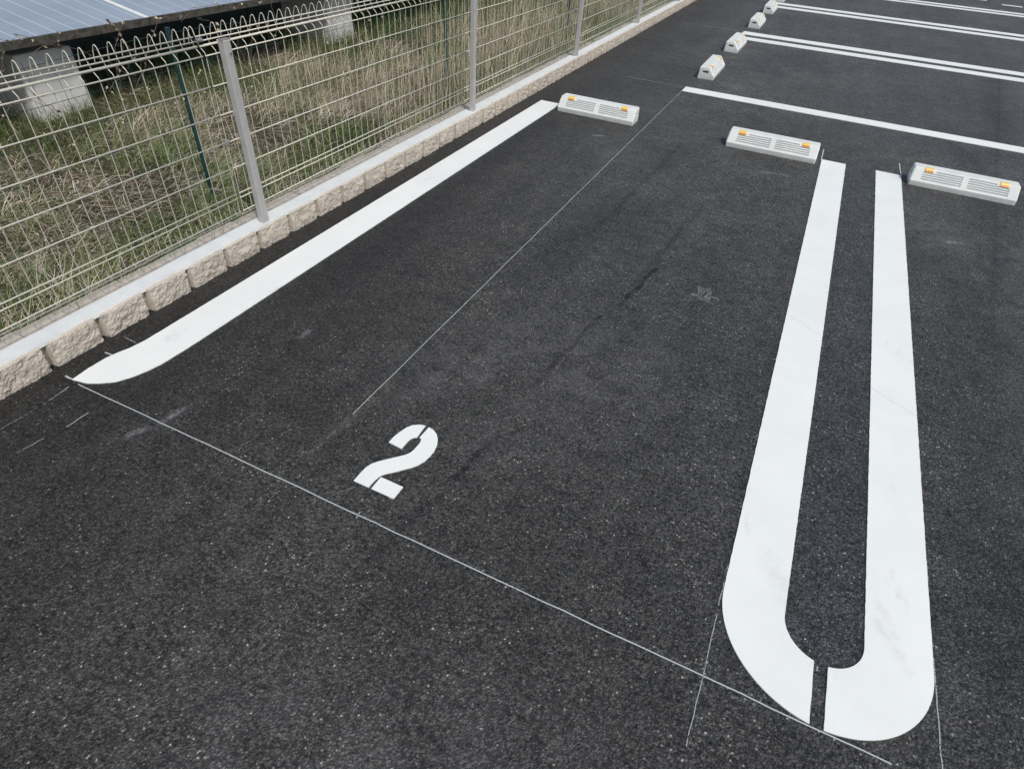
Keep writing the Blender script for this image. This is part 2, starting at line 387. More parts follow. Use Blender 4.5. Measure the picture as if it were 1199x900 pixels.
# bays on the far right, lines run away from the wheel stops
marking('parking_line', [(-1.02, 5.760), (4.2, 5.760), (4.2, 5.917), (-1.02, 5.917)], 'single white line just behind the three front wheel stops, running across the lot')
def uline(y0, y1, y2, y3, x0, label):
    c = (y0+y3)/2; a = (y3-y0)/2; b = (y2-y1)/2; X = 4.0
    P = [(x0, y0)] + arc(X, c, a, -90, 90) + [(x0, y3), (x0, y2)] + arc(X, c, b, 90, -90) + [(x0, y1)]
    marking('parking_line', P, label, 'double white lines between the far bays')
uline(8.476, 8.652, 8.808, 9.006, -1.0, 'double white line between the second and third of the far stops turned end-on')
uline(11.348, 11.538, 11.708, 11.909, -.985, 'double white line between the fourth and fifth far stops turned end-on')
uline(13.935, 14.10, 14.25, 14.43, -1.0, 'farthest double white line, beyond all the stops')
marking('painted_dash', [(2.60, 15.35), (2.93, 15.35), (2.93, 15.45), (2.60, 15.45)], 'short white dash painted alone beyond the farthest double line, near side', jitter=0)
marking('painted_dash', [(2.05, 15.75), (2.40, 15.75), (2.40, 15.84), (2.05, 15.84)], 'short white dash painted just beyond another dash at the far end of the lot', jitter=0)

# chalk / marking-out lines
def chalkline(pts, w, mat, label, group='thin chalk setting-out lines'):
    bm = bmesh.new(); pts = [Vector(p) for p in pts]; w *= .52
    L = []
    for i, p in enumerate(pts):
        d = (pts[min(i+1, len(pts)-1)]-pts[max(i-1, 0)]).normalized(); n = Vector((-d.y, d.x))
        L.append((bm.verts.new((*(p-n*w/2), .0013)), bm.verts.new((*(p+n*w/2), .0013))))
    for a, b in zip(L, L[1:]): bm.faces.new((a[0], a[1], b[1], b[0]))
    return tag(obj('chalk_line', bm, M[mat]), label, 'chalk line', group)
def wavy(a, b, n=40, amp=.0012):
    a, b = Vector(a), Vector(b); d = (b-a).normalized(); m = Vector((-d.y, d.x))
    return [tuple(a.lerp(b, i/n)+m*random.uniform(-amp, amp)*(0 < i < n)) for i in range(n+1)]
M['chalk_line'] = chalk('bright_chalk', .60, (.56, .60, .59), .85)
chalkline(wavy((-1.90, .787), (.615, .786)), .0062, 'chalk_line', 'long thin chalk line across the front of the bay, below the painted 2')
chalkline(wavy((-1.023, 1.11), (-1.020, 5.87)), .0050, 'chalk_line', 'thin chalk line running away between the two stops of the first bay')
chalkline(wavy((-1.03, .90), (-1.023, 1.02), 5), .006, 'chalk_faint', 'faint start of the chalk line left of the painted 2')
chalkline(wavy((-1.02, 5.90), (-1.57, 5.905), 12), .010, 'chalk_mid', 'short chalk line running left from the end of the single white line')
chalkline(wavy((-1.0, 4.70), (-.44, 4.70), 12), .008, 'chalk_faint', 'faint chalk line between the chalk centre line and the middle front stop')
chalkline(wavy((-.86, 9.0), (-1.8, 8.99), 12), .018, 'chalk_mid', 'chalk line left of the nearer double line, its farther one')
chalkline(wavy((-1.03, 8.50), (-1.8, 8.49), 12), .016, 'chalk_faint', 'chalk line left of the nearer double line, its nearer one')
chalkline(wavy((-1.0, 11.9), (-1.8, 11.9), 12), .018, 'chalk_faint', 'faint chalk line left of the farther double line')
chalkline(wavy((.2095, 1.12), (.2085, .985), 8), .006, 'chalk_mid', 'chalk line hugging the left edge of the white loop where its bend begins')
chalkline(wavy((.2092, .955), (.2085, .62), 10), .0045, 'chalk_mid', 'thin chalk line continuing below the left edge of the white loop')
chalkline(wavy((.7125, 1.10), (.7155, .70), 12), .0055, 'chalk_mid', 'thin chalk line continuing below the right edge of the white loop')
chalkline(wavy((.2105, 4.67), (.2105, 4.91), 6), .012, 'chalk_line', 'chalk tick above the left leg of the white loop, beside the middle stop')
chalkline(wavy((.7105, 4.67), (.7055, 4.93), 6), .012, 'chalk_line', 'chalk tick above the right leg of the white loop, beside the right-hand stop')
chalkline(wavy((-1.915, .765), (-1.905, .672), 6), .007, 'chalk_mid', 'chalk line running on from the tip of the white edge line')
chalkline(wavy((-1.905, .655), (-1.915, .46), 8), .006, 'chalk_faint', 'faint chalk beyond the one at the tip of the white edge line')
chalkline(wavy((-1.752, .712), (-1.752, .638), 6), .007, 'chalk_mid', 'short chalk dash in front of the rounded side of the white edge line')
chalkline(wavy((-1.765, .575), (-1.775, .50), 6), .009, 'chalk_faint', 'short smudged chalk dash nearest the frame edge by the kerb')
chalkline(wavy((-1.942, .795), (-1.975, .795), 4), .012, 'chalk_line', 'small chalk blot at the pointed tip of the white edge line')
chalkline(wavy((-1.935, .945), (-1.975, .945), 4), .010, 'chalk_line', 'small chalk blot at the shoulder of the white edge line')
chalkline(wavy((-1.93, 1.035), (-2.0, 1.04), 4), .008, 'chalk_mid', 'small chalk tick between the kerb and the white edge line')
chalkline(wavy((-.83, .868), (-.875, .80), 6), .006, 'chalk_faint', 'faint chalk stroke at the lower left corner of the painted 2')
chalkline(wavy((-.765, .80), (-.762, .775), 3), .007, 'chalk_mid', 'tiny chalk tick across the front chalk line below the painted 2')
th = [i/40*2*math.pi for i in range(41)]
chalkline([(-.150+(.030+.008*math.sin(3*a))*math.cos(a*2.3), 2.49+.05*math.sin(a*1.7)+.018*math.sin(a*5)) for a in [q/90*9 for q in range(91)]], .024, 'chalk_faint', 'scruffy chalk scribble on the asphalt left of the white loop', 'chalk scribbles')
chalkline([(-.095+.026*math.cos(a), 2.452+.028*math.sin(a)) for a in th[4:34]], .020, 'chalk_faint', 'small open chalk ring at the right of the scruffy scribble', 'chalk scribbles')
chalkline([(-1.27-.035*math.cos(a*.28-.8), .92+.06*math.sin(a*.28-.8)) for a in th], .005, 'chalk_faint', 'curved faint scuff left of the painted 2, far one', 'curved scuffs')
chalkline([(-1.20-.03*math.cos(a*.25-.8), .835+.035*math.sin(a*.25-.8)) for a in th], .005, 'chalk_faint', 'curved faint scuff left of the painted 2, near the chalk line', 'curved scuffs')

# ------------------------------------------------------------------ kerb wall of split-face blocks
kerb = empty('block_kerb', (-2.1, 0, 0))
tag(kerb, 'low kerb of tan split-face concrete blocks with a pale cement strip on top', 'kerb')
def block_mesh(seed):
    rs = random.Random(seed); bm = bmesh.new()
    W = .0900; H0, H1 = -.05, .1
    nu, nv = 40, 26
    sx = rs.uniform(0, 50)
    G = []
    for i in range(nu+1):
        row = []
        for j in range(nv+1):
            u, v = i/nu, j/nv
            e = min(u, 1-u)*2*W
            ex = min(1, e/.007); ez = min(1, (1-v)*(H1-H0)/.006)
            edge_ = math.sin(min(1, ex)*math.pi/2)*math.sin(min(1, ez)*math.pi/2)
            y = -W+2*W*u; z = H0+(H1-H0)*v
            f = .5+.5*noise.noise((sx+y*16, z*16, seed)) ; g = noise.noise((sx+y*45, z*45, seed+9)); g2 = noise.noise((sx+y*110, z*110, seed+4))
            ph = (.014+.011*f+.005*g+.004*g2)
            low = max(0, (.03-z)/.08)
            x = .047+edge_*ph-low*.006
            zz = z - (.004*edge_*0)
            row.append(bm.verts.new((x, y+(.003*g2 if 0 < i < nu else 0), zz)))
        G.append(row)
    for i in range(nu):
        for j in range(nv): bm.faces.new((G[i][j], G[i+1][j], G[i+1][j+1], G[i][j+1]))
    fr = len(bm.faces)
    # smooth flanks and top back to the core
    for row in (G[0], G[-1]):
        b = [bm.verts.new((.018, v.co.y, v.co.z)) for v in row]
        for j in range(nv):
            f = bm.faces.new((row[j], row[j+1], b[j+1], b[j])); f.material_index = 1
    tb = [bm.verts.new((.018, G[i][-1].co.y, .1)) for i in range(nu+1)]
    for i in range(nu):
        f = bm.faces.new((G[i][-1], G[i+1][-1], tb[i+1], tb[i])); f.material_index = 1
    # core and rear shell
    box(bm, -.019, .0185, -.0985, .0985, H0, .0965, 1)
    o = rs.uniform(-.004, .004)
    box(bm, -.094+o, -.022, -.0975, .0975, H0, .097+rs.uniform(-.002, .001), 1)
    box(bm, .0187, .034, -.1075, -.0902, H0, .092, 1)
    me = bpy.data.meshes.new('block'); bmesh.ops.recalc_face_normals(bm, faces=bm.faces); bm.to_mesh(me); bm.free()
    me.materials.append(M['stone']); me.materials.append(M['block_top'])
    return me
variants = [block_mesh(s) for s in range(9)]
Y0 = .805
last = None
for k in range(-7, 86):
    vi = random.choice([q for q in range(9) if q != last]); last = vi
    o = link(bpy.data.objects.new('block', variants[vi]), kerb)
    o.location = (0+random.uniform(-.0015, .0015), Y0+.1+k*.1975+random.uniform(-.001, .001), random.uniform(-.001, .001))
bm = bmesh.new()
n = 300; ya, yb = -.7, 17.9
prev = None
for i in range(n+1):
    y = ya+(yb-ya)*i/n
    w1 = .0565+random.uniform(-.0012, .0012); w0 = -.0205+random.uniform(-.0012, .0012)
    ring = [bm.verts.new(c) for c in ((w0, y, .09), (w0+.002, y, .1035), (w1-.002-.001, y, .1035), (w1, y, .09))]
    if prev:
        for a in range(3): bm.faces.new((prev[a], prev[a+1], ring[a+1], ring[a]))
    prev = ring
obj('cement_strip', bm, M['mortar'], kerb).location = (-.0005, 0, 0)

# ------------------------------------------------------------------ mesh fence
fence = empty('mesh_fence', (-2.09, 0, .1))
tag(fence, 'cream wire mesh fence with looped top edge and grey posts on the block kerb', 'fence')
fence_posts = [1.8656+2*i for i in range(-1, 9)]
bm = bmesh.new()
hw, hd = .0175, .0155
box(bm, -hd, hd, -hw, hw, -.09, .735)
post0 = obj('post', bm, M['post'], fence)
bv = post0.modifiers.new('b', 'BEVEL'); bv.width = .0028; bv.segments = 2
bm = bmesh.new(); box(bm, -hd-.001, hd+.001, -hw-.001, hw+.001, .7352, .740); cap0 = obj('post_cap', bm, M['wire'], post0)
bm = bmesh.new(); tube(bm, [(hd-.002, .004, .695), (hd+.006, .004, .695)], .0045, 8); obj('bolt', bm, M['clip'], post0)
bm = bmesh.new(); box(bm, hd-.02, hd+.001, -.02, .02, .7402, .7435); obj('clip', bm, M['clip'], post0)
for i, y in enumerate(fence_posts):
    p = post0 if i == 0 else copy_tree(post0, fence)
    p.location = (.024, y, 0)
Z = lambda z: z-.1
prof = [(-.034, .188), (-.035, .176), (-.030, .166), (-.020, .160), (-.008, .160), (-.001, .166), (0, .18), (0, .50), (0, .797), (-.003, .805), (-.020, .820), (-.0245, .828), (-.034, .862), (-.0375, .876), (-.042, .883), (-.048, .884), (-.055, .878), (-.062, .862), (-.070, .835), (-.072, .822)]
def panel():
    bm = bmesh.new()
    L = 1.985; nvw = 39; sp = (L-.01)/(nvw-1)
    for k in range(nvw):
        y = .005+sp*k
        tube(bm, [(x-.0035, y, Z(z)) for x, z in prof], .00165, 5)
    for x, z, r in ((0, .162, .0021), (0, .181, .0021), (0, .241, .0021), (0, .261, .0021), (0, .369, .0021), (0, .475, .0021), (0, .581, .0021), (0, .688, .0021), (0, .794, .0023),
                    (-.0235, .839, .0022), (-.0285, .854, .0022)):
        if z == .162: x = -.012
        tube(bm, [(x, 0, Z(z)), (x, L, Z(z))], r*1.12, 6)
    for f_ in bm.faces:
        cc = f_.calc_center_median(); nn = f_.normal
        if len(f_.verts) == 4 and max(v.co.y for v in f_.verts)-min(v.co.y for v in f_.verts) < .02 and cc.z < Z(.79): f_.material_index = 1  # upright wires below the top get the painted-in shade
    o = obj('mesh_panel', bm, [M['wire'], M['wire_shaded']], fence, True)
    bm = bmesh.new(); tube(bm, [(-.0195, 0, Z(.8235)), (-.0195, L, Z(.8235))], .0042, 8)
    obj('top_rail', bm, M['wire'], o, True)
    bm = bmesh.new()
    for z in (.478, .845):
        if z > .8: bm = bmesh.new()
        tube(bm, [(-.014 if z > .8 else .001, -.012, Z(z)), (-.014 if z > .8 else .001, .012, Z(z))], .0075, 8)
        obj('clip', bm, M['clip'], o)
    return o
pan0 = panel()
for i, y in enumerate([fence_posts[0]-2]+fence_posts[:-1]):
    p = pan0 if i == 0 else copy_tree(pan0, fence)
    p.location = (random.uniform(-.001, .001), y-.078+random.uniform(-.004, .004), random.uniform(-.001, .001))

# ------------------------------------------------------------------ wheel stops
def stop_proto():
    root = empty('wheel_stop')
    L = .60; hl = L/2
    # car side at y=0, back at y=.15
    bm = bmesh.new()
    a, b = Vector((.006, .036)), Vector((.052, .094))      # slope from a (low) to b
    T = [-hl, -hl+.007, hl-.007, -hl+.055, -hl+.058, -.018, -.015, .015, .018, hl-.058, hl-.055, hl]
    rows = [(.10, .185), (.29, .375), (.48, .565), (.67, .755), (.86, .945)]
    S = [0]
    for r0, r1 in rows: S += [r0-.015, r0+.015, r1-.015, r1+.015]
    S = [min(1, s) for s in S]+[1]
    # short top row: extra columns
    T = sorted(set(T+[-hl+.128, -hl+.131, hl-.131, hl-.128]))
    nrm = Vector((-(b-a).y, (b-a).x)).normalized()   # outward (towards the car and up)
    def depth(s, t_):
        at = abs(t_)
        if not (.0175 < at): return 0
        for k, (r0, r1) in enumerate(rows):
            if r0+.01 <= s <= r1-.01:
                lim = hl-.1305 if k >= 4 else hl-.0575
                if at <= lim+.0001: return .007
        return 0
    grid = {}
    for i, t_ in enumerate(T):
        for j, s in enumerate(S):
            d = depth(s, t_); p = a.lerp(b, s)-nrm*d
            ins = .004*s
            tx = t_*(1-ins/hl)
            grid[i, j] = bm.verts.new((tx, p.x, p.y))
    for i in range(len(T)-1):
        for j in range(len(S)-1):
            f = bm.faces.new((grid[i, j], grid[i+1, j], grid[i+1, j+1], grid[i, j+1]))
            if depth(S[j], (T[i]+T[i+1])/2) and depth(S[j+1], (T[i]+T[i+1])/2): f.material_index = 2
    lo = [bm.verts.new((t_, 0, .030)) for t_ in T]; bo = [bm.verts.new((t_, .001, 0)) for t_ in T]
    top1 = [bm.verts.new((t_*.985, .060, .1)) for t_ in T]; top2 = [bm.verts.new((t_*.985, .138, .1)) for t_ in T]
    bk = [bm.verts.new((t_*.99, .144, .094)) for t_ in T]; bb = [bm.verts.new((t_, .15, 0)) for t_ in T]
    J = len(S)-1
    for q in (0, len(T)-1):
        for v in [bo[q], lo[q]]+[grid[q, j] for j in range(len(S))]: v.co.y += .005
        for v in [top1[q], top2[q], grid[q, J], grid[q, J-1]]: v.co.z -= .004
        for v in [bk[q], bb[q], top2[q]]: v.co.y -= .004
    for i in range(len(T)-1):
        chain = [bo, lo, [grid[q, 0] for q in range(len(T))]]
        for A_, B_ in zip(chain, chain[1:]): bm.faces.new((A_[i], A_[i+1], B_[i+1], B_[i]))
        chain = [[grid[q, J] for q in range(len(T))], top1, top2, bk, bb, bo]
        for A_, B_ in zip(chain, chain[1:]): bm.faces.new((A_[i], A_[i+1], B_[i+1], B_[i]))
    for i, sgn in ((0, -1), (len(T)-1, 1)):
        outer = [bo[i], lo[i]]+[grid[i, j] for j in range(len(S))]+[top1[i], top2[i], bk[i], bb[i]]
        def mk(x, ins):
            return [bm.verts.new((x, y, z)) for y, z in ((.058+ins, .050+ins*.5), (.112-ins, .050+ins*.5), (.112-ins, .072-ins*.5), (.058+ins, .072-ins*.5))]
        inner = mk(sgn*(hl-.001), 0); deep = mk(sgn*(hl-.022), .002)
        edges = []
        for loop_ in (outer, inner):
            for q in range(len(loop_)):
                u, w = loop_[q], loop_[(q+1) % len(loop_)]
                e = bm.edges.get((u, w)) or bm.edges.new((u, w)); edges.append(e)
        bmesh.ops.triangle_fill(bm, use_beauty=True, use_dissolve=False, edges=edges)
        for q in range(4):
            f = bm.faces.new((inner[q], inner[(q+1) % 4], deep[(q+1) % 4], deep[q]))
        f = bm.faces.new(deep); f.material_index = 1
    body = obj('body', bm, [M['bumper'], M['slot'], M['groove']], root)
    bv = body.modifiers.new('b', 'BEVEL'); bv.width = .0010; bv.segments = 2; bv.limit_method = 'ANGLE'; bv.angle_limit = R(38)
    for sgn in (-1, 1):
        bm = bmesh.new(); xc = sgn*.210; w = .024
        # wedge wrapping the edge: yellow top plate, orange lens down the slope
        pts_o = [(.0435, .0830), (.0400, .0845), (.0462, .0930), (.0535, .1020), (.077, .1025), (.0775, .0998)]
        A_ = [bm.verts.new((xc-w, y, z)) for y, z in pts_o]; B_ = [bm.verts.new((xc+w, y, z)) for y, z in pts_o]
        for q in range(5):
            f = bm.faces.new((A_[q], A_[q+1], B_[q+1], B_[q])); f.material_index = 1 if q <= 1 else 0
        bm.faces.new(A_); bm.faces.new(B_[::-1])
        obj('reflector', bm, [M['refl_yellow'], M['refl_orange']], root)
    return root
st0 = stop_proto()
spots = [(-1.408, 4.563, 0, 'grey wheel stop at the far end of the white edge line beside the kerb'),
         (-.126, 4.550, .006, 'grey wheel stop between the chalk centre line and the white loop'),
         (1.045, 4.536, .004, 'grey wheel stop just right of the white loop, touching no line')]
far = [(6.60, 'nearest of the wheel stops turned end-on, just beyond the start of the single white line'),
       (7.955, 'second wheel stop of the end-on row, just before the first double white line'),
       (9.615, 'third wheel stop of the end-on row, just beyond the first double white line'),
       (10.955, 'fourth wheel stop of the end-on row, just before the second double white line'),
       (12.27, 'farthest visible wheel stop of the end-on row, cut by the upper edge')]
allst = [(x, y, rz, lb, 'wheel stops in the front row') for x, y, rz, lb in spots]+[(-.857, y, R(90)+random.uniform(-.01, .01), lb, 'wheel stops in the end-on row') for y, lb in far]
for i, (x, y, rz, lb, g) in enumerate(allst):
    o = st0 if i == 0 else copy_tree(st0)
    o.location = (x, y, 0); o.rotation_euler = (0, 0, rz)
    tag(o, lb, 'wheel stop', g)

# ------------------------------------------------------------------ rear green fence
gf = empty('green_fence', (-2.574, 0, 0))
tag(gf, 'thin dark green garden fence with slack wire netting just behind the cream mesh fence', 'fence')
bm = bmesh.new(); tube(bm, [(0, 0, -.15), (0, 0, .79)], .0115, 12)
gp = obj('post', bm, M['green_metal'], gf, False)
for i, y in enumerate([2.0376, 4.39, 6.92, 9.4, 12.0, -.4]):
    p = gp if i == 0 else gp.copy()
    if i: C.objects.link(p); p.parent = gf
    p.location = (0, y, 0); p.rotation_euler = (R(random.uniform(-1, 1)) if i else 0, R(random.uniform(-1, 1)) if i else 0, 0)
bm = bmesh.new()
for h in (.04, .16, .28, .40, .52, .64, .76):
    pts = []
    for i in range(160):
        y = -.6+i*.08
        pts.append((.012+.006*noise.noise((y*1.5, h*9, 1)), y, h+.02*noise.noise((y*1.1, h*7, 5))-.012*math.sin((y+.4)/2.4*math.pi)**2))
    tube(bm, pts, .0011, 4)
y = -.6
while y < 12:
    tube(bm, [(.012+.006*noise.noise((y, h*4, 2)), y+.012*noise.noise((h*6, y*3, 7)), h) for h in (0, .15, .3, .45, .6, .77)], .0009, 4)
    y += .1
obj('netting', bm, M['green_metal'], gf)

# ------------------------------------------------------------------ solar panels
tilt = R(9.0); e0 = -4.15; z0 = .484; LW = 1.658; D = 1.0
names = ['solar panel left of the pale joint, nearest the camera side', 'solar panel right of the pale joint', 'third solar panel along the row', 'fourth solar panel along the row',
         'fifth solar panel along the row', 'sixth solar panel along the row', 'solar panel at the near end, outside the joint row']
def solar():
    root = empty('solar_panel')
    bm = bmesh.new(); box(bm, -D+.012, -.012, .012, LW-.012, -.006, .0); obj('glass_face', bm, M['pv'], root)
    bm = bmesh.new()
    # frame rails: front lip weathered, side rails pale
    box(bm, -.012, 0, 0, LW, -.042, .003, 0)
    box(bm, -D, -D+.012, 0, LW, -.042, .003, 1)
    box(bm, -D+.012, -.012, 0, .012, -.040, .002, 1); box(bm, -D+.012, -.012, LW-.012, LW, -.040, .002, 1)
    obj('frame', bm, [M['frame_dirty'], M['alu']], root)
    bm = bmesh.new(); box(bm, -D+.02, -.02, .013, LW-.013, -.012, -.007); obj('back_sheet', bm, M['steel'], root)
    return root
sp0 = solar()
ks = [-1, 0, 1, 2, 3, 4, -2]
rows_lab = ['lower row', 'upper row', 'third row']
first = True
for r in range(3):
    for q, k in enumerate(ks):
        o = sp0 if first else copy_tree(sp0); first = False
        off = r*(D+.015)
        o.location = (e0-off*math.cos(tilt), 3.167+.003+k*(LW+.006), z0+off*math.sin(tilt))
        o.rotation_euler = (0, tilt, 0)
        if r == 0 and k == -1: lb = 'blue-grey solar panel on the near side of the pale joint'
        elif r == 0 and k == 0: lb = 'blue-grey solar panel on the far side of the pale joint'
        else: lb = f'blue-grey solar panel in the array, {rows_lab[r]}, place {k+3} along it'
        tag(o, lb, 'solar panel', 'solar panels behind the fence')
rack = empty('panel_rack', (e0, 3.0, 0)); tag(rack, 'dark steel frame carrying the solar panels on concrete footings', 'rack')
for dx in (-.28, -1.35, -2.6):
    bm = bmesh.new(); zt = z0-.043-dx*math.tan(tilt)
    box(bm, dx-.03, dx+.03, -5, 10.2, zt-.07, zt-.004); obj('beam', bm, M['steel'], rack)
for k in range(-1, 3):
    y = 2.48+2.84*k-3
    for dx in (-.5, -1.35, -2.6):
        bm = bmesh.new(); zt = z0-.045-dx*math.tan(tilt)-.07
        box(bm, dx-.025, dx+.025, y-.025, y+.025, .25 if dx == -.5 else -.1, zt); obj('leg', bm, M['steel'], rack)
flab = ['pale concrete footing below the solar panel nearest the left edge', 'pale concrete footing between the first two grey fence posts', 'third concrete footing along the panel row, near the second grey post', 'concrete footing at the near end of the row']
for j, k in enumerate((0, 1, 2, -1)):
    bm = bmesh.new(); box(bm, -.55, 0, 0, .36, -.2, .385)
    bmesh.ops.subdivide_edges(bm, edges=bm.edges[:], cuts=6, use_grid_fill=True)
    for v in bm.verts:
        v.co += Vector([.004*noise.noise(v.co*9+Vector((i*7+j, 0, 0))) for i in range(3)])
        if v.co.z < .1: v.co.x += (.1-v.co.z)*.10*(1 if v.co.x > -.2 else -1)
    o = obj('concrete_footing', bm, M['concrete']); o.location = (-4.29, 2.305+2.84*k, 0)
    bv = o.modifiers.new('b', 'BEVEL'); bv.width = .008; bv.segments = 2; bv.limit_method = 'ANGLE'
    tag(o, flab[j], 'footing', 'concrete footings of the solar array')

# ------------------------------------------------------------------ field vegetation
def blades(name, x, y, L, w, az, el, bend, col, mat, z=None, nseg=3):
    """each blade a thin tapering strip that starts at elevation el and bends down"""
    N = len(x)
    if z is None: z = np.array([fz(a, b) for a, b in zip(x, y)])-.004
    V = np.zeros((N, nseg+1, 2, 3), np.float32)
    px, py, pz = x.copy(), y.copy(), z.copy(); e = el.copy()
    side = az+np.pi/2+rng.uniform(-.6, .6, N)
    a2 = az.copy()
    for s in range(nseg+1):
        ww = w*(1-.82*(s/nseg)**1.4)*.5
        V[:, s, 0] = np.stack([px-np.cos(side)*ww, py-np.sin(side)*ww, pz], 1)
        V[:, s, 1] = np.stack([px+np.cos(side)*ww, py+np.sin(side)*ww, pz+ww*.5], 1)
        st = L/nseg
        px = px+np.cos(a2)*np.cos(e)*st; py = py+np.sin(a2)*np.cos(e)*st; pz = np.maximum(pz+np.sin(e)*st, .004+z)
        e = e-bend/nseg; a2 = a2+rng.uniform(-.35, .35, N)
    # keep the blades on the field side of the kerb
    V[..., 0] = np.minimum(V[..., 0], -2.125)
    me = bpy.data.meshes.new(name)
    nv = N*(nseg+1)*2; nf = N*nseg
    me.vertices.add(nv); me.vertices.foreach_set('co', V.reshape(-1))
    base = (np.arange(N)*(nseg+1)*2)[:, None]+(np.arange(nseg)*2)[None, :]
    F = np.stack([base, base+1, base+3, base+2], 2).reshape(-1).astype(np.int32)
    me.loops.add(nf*4); me.loops.foreach_set('vertex_index', F)
    me.polygons.add(nf); me.polygons.foreach_set('loop_start', np.arange(nf, dtype=np.int32)*4)
    me.update(calc_edges=True)
    ca = me.color_attributes.new('Col', 'FLOAT_COLOR', 'POINT')
    cc = np.ones((N, nseg+1, 2, 4), np.float32); cc[..., :3] = col[:, None, None, :]
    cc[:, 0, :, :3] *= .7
    ca.data.foreach_set('color', cc.reshape(-1))
    me.materials.append(mat)
    return link(bpy.data.objects.new(name, me))
def field_xy(N, x0, x1, y0, y1, fx=1.0, fy=1.0):
    return x0+(x1-x0)*rng.random(N)**fx, y0+(y1-y0)*rng.random(N)**fy
def pal(N, cols, var=.42):
    c = np.array(cols)[rng.integers(0, len(cols), N)]
    return (c*rng.uniform(1-var, 1+var, (N, 1))).astype(np.float32)
def nval(x, y, s, o=0.0): return np.array([noise.noise((a*s+o, b*s, o)) for a, b in zip(x, y)])
STRAW = [(.60, .51, .36), (.50, .42, .29), (.76, .69, .54), (.36, .285, .19), (.68, .60, .45), (.48, .43, .33), (.20, .15, .10), (.58, .50, .40), (.82, .76, .62)]
GREEN = [(.15, .235, .05), (.20, .30, .08), (.10, .17, .045), (.28, .36, .14), (.17, .24, .09)]
# lying dead grass
parts = [(60000, -2.15, -4.6, .2, 5.0, 1.0, 1.0, 1.0), (34000, -2.15, -4.9, 5.0, 14.5, 1.0, 1.15, 1.5)]
X, Yv, W = [], [], []
for N, a, b, c_, d, fx, fy, wf in parts:
    x, y = field_xy(N, a, b, c_, d, fx, fy); X.append(x); Yv.append(y); W.append(np.full(N, wf))
x, y, wf = np.concatenate(X), np.concatenate(Yv), np.concatenate(W)
g = nval(x, y, 1.7, 3)
keep = rng.random(len(x)) < np.clip(.72-1.1*g, .16, 1)*np.clip((x+4.9)/1.0, .15, 1)
x, y, wf, g = x[keep], y[keep], wf[keep], g[keep]; N = len(x)
clump = nval(x, y, 4.0, 8)
az = np.pi*1.5*nval(x, y, 1.3, 20)+rng.normal(0, 1.0, N)
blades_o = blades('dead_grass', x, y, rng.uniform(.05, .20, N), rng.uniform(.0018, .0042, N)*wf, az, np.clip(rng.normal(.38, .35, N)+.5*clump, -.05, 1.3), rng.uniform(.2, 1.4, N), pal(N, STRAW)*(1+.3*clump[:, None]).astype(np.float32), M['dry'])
tag(blades_o, 'matted tan dead grass covering the field behind the fence', 'dead grass', kind='stuff')
# taller dry stalks further along
N = 9000
x, y = field_xy(N, -2.22, -3.7, 3.0, 13.5, 1.2, 1.0)
k = rng.random(N) < np.clip(.5+1.5*nval(x, y, .9, 41), .08, 1)*np.clip((y-2.6)/1.3, .1, 1)
x, y = x[k], y[k]; N = len(x)
o = blades('dry_stalk_grass', x, y, rng.uniform(.16, .46, N), rng.uniform(.002, .0045, N)*(1+.05*y), rng.uniform(0, 6.28, N), rng.normal(1.30, .22, N), rng.uniform(.0, .9, N), pal(N, [(.60, .50, .34), (.52, .42, .28), (.72, .62, .44), (.36, .28, .19), (.64, .56, .43)]), M['dry'], nseg=4)
tag(o, 'tall upright dry stalks standing in the grass behind the second grey post', 'dry stalks', kind='stuff')
# green grass
N = 110000
x, y = field_xy(N, -2.14, -5.2, .2, 14.5, 1.15, 1.35)
g = nval(x, y, 1.5, 60)+.6*nval(x, y, 5.0, 71)
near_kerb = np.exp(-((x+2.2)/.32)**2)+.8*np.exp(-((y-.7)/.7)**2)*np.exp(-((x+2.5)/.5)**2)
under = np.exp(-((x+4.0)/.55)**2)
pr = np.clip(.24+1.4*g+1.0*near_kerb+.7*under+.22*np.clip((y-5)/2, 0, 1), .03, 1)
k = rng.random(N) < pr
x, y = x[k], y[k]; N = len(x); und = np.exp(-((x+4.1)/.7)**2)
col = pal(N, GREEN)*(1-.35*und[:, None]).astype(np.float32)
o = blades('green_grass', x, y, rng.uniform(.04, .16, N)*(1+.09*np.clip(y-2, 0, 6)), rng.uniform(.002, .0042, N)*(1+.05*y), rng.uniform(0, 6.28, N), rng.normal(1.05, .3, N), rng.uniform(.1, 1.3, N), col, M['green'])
tag(o, 'fresh green grass sprouting through the dead grass and along the kerb', 'grass', kind='stuff')

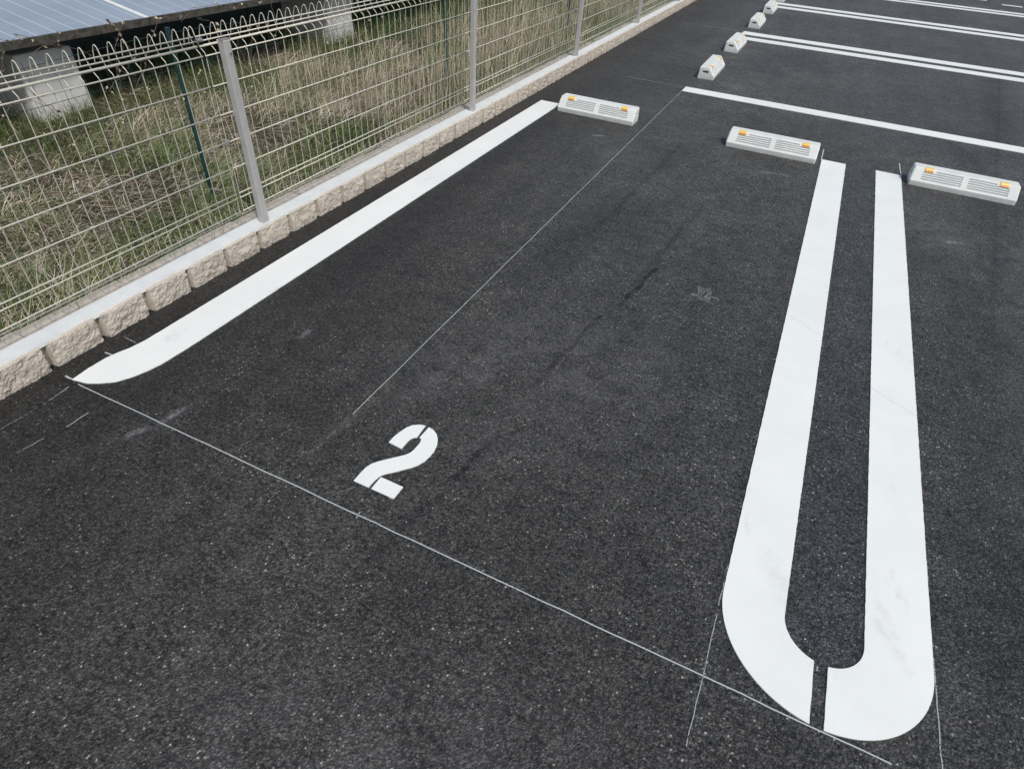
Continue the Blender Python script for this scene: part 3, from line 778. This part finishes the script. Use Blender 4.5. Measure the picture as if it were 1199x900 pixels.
# dried creepers on the green fence
def vine(y0, y1, label, dense=1.0, zb=.70):
    root = empty('dried_vine', (-2.565, (y0+y1)/2, 0)); ym = (y0+y1)/2
    bs = bmesh.new(); bl = bmesh.new(); rs = random.Random(int(y0*100))
    for s in range(int(7*dense*(y1-y0)/.5)+3):
        y = rs.uniform(y0, y1)-ym; z = rs.uniform(.1, .5) if rs.random() < .5 else rs.uniform(.5, zb); x = rs.uniform(0, .03); pts = []
        dy = rs.uniform(-.03, .03); dz = rs.uniform(.0, .035)
        for i in range(rs.randint(9, 18)):
            pts.append((x, y, z)); y += dy+rs.uniform(-.012, .012); z = min(z+dz+rs.uniform(-.018, .018), .84+rs.uniform(-.02, .015)); x += rs.uniform(-.007, .008); dz += rs.uniform(-.008, .006); dy += rs.uniform(-.01, .01)
            if rs.random() < .38:
                c0 = Vector((x, y, z)); r = rs.uniform(.005, .011)
                for q in range(rs.randint(1, 3)):
                    u = Vector([rs.gauss(0, 1) for _ in range(3)]).normalized(); w = u.orthogonal().normalized()
                    t1 = c0+u*r*1.7; m1 = c0+u*r*.8+w*r*.5; m2 = c0+u*r*.8-w*r*.5+u.cross(w)*r*.25
                    f = bl.faces.new([bl.verts.new(p) for p in (c0, m1, t1, m2)]); f.material_index = 0 if rs.random() < .6 else 1
        tube(bs, pts, .0013, 4, .0007)
    obj('stem', bs, M['twig'], root); obj('leaves', bl, [M['cream_leaf'], M['dark_leaf']], root)
    tag(root, label, 'dried vine', 'dried vines on the green fence')
M['twig'] = simple('twig_brown', (.13, .10, .075), .8); M['cream_leaf'] = simple('cream_dry_leaf', (.46, .41, .30), .8, var=.3); M['dark_leaf'] = simple('dark_dry_leaf', (.07, .045, .035), .8, var=.3)
vine(1.05, 1.55, 'dried vine with curled leaves tangled in front of the concrete footing', 1.6)
vine(1.62, 2.06, 'dried vine with cream seed husks around the top of the dark green post', 1.6)
vine(2.15, 2.75, 'sparse dried vine with pale husks just beyond the first grey post', 1.0)
vine(3.0, 3.7, 'dried vine in front of the second concrete footing', 1.2)
vine(.45, 1.0, 'dried vine at the near end of the green fence', 1.0)

# ------------------------------------------------------------------ light
w = bpy.data.worlds.new('World'); scene.world = w; w.use_nodes = True
nt = w.node_tree; bg = nt.nodes['Background']
sky = nt.nodes.new('ShaderNodeTexSky'); sky.sky_type = 'NISHITA'; sky.sun_disc = False
to_sun = Vector((.50, -.36, .86)).normalized()
el = math.asin(to_sun.z)
sky.sun_elevation = el; sky.sun_rotation = math.atan2(to_sun.x, to_sun.y)
sky.dust_density = 3.0; sky.air_density = 1.0; sky.ozone_density = 1.5
nt.links.new(sky.outputs[0], bg.inputs[0]); bg.inputs[1].default_value = .11
sl = bpy.data.lights.new('sun', 'SUN'); sl.energy = 2.25; sl.angle = R(6); sl.color = (1, .965, .92)
so = bpy.data.objects.new('sun', sl); link(so); so.rotation_euler = to_sun.to_track_quat('Z', 'Y').to_euler(); so.location = (3, -2, 8)

# ------------------------------------------------------------------ camera
cd = bpy.data.cameras.new('camera'); co = bpy.data.objects.new('camera', cd); link(co)
f = Vector((-.291892, .699613, -.652182)); r = Vector((.900732, .430407, .058576)); u = Vector((-.321684, .570343, .755796))
m = Matrix((r, u, -f)).transposed().to_4x4(); m.translation = (0, 0, 1.4031)
co.matrix_world = m
cd.sensor_width = 36; cd.sensor_fit = 'HORIZONTAL'; cd.lens = 705/1199*36; cd.clip_start = .05; cd.clip_end = 1000
scene.camera = co
scene.cycles.denoising_prefilter = 'NONE'
scene.view_settings.view_transform = 'Standard'; scene.view_settings.look = 'None'; scene.view_settings.exposure = 0
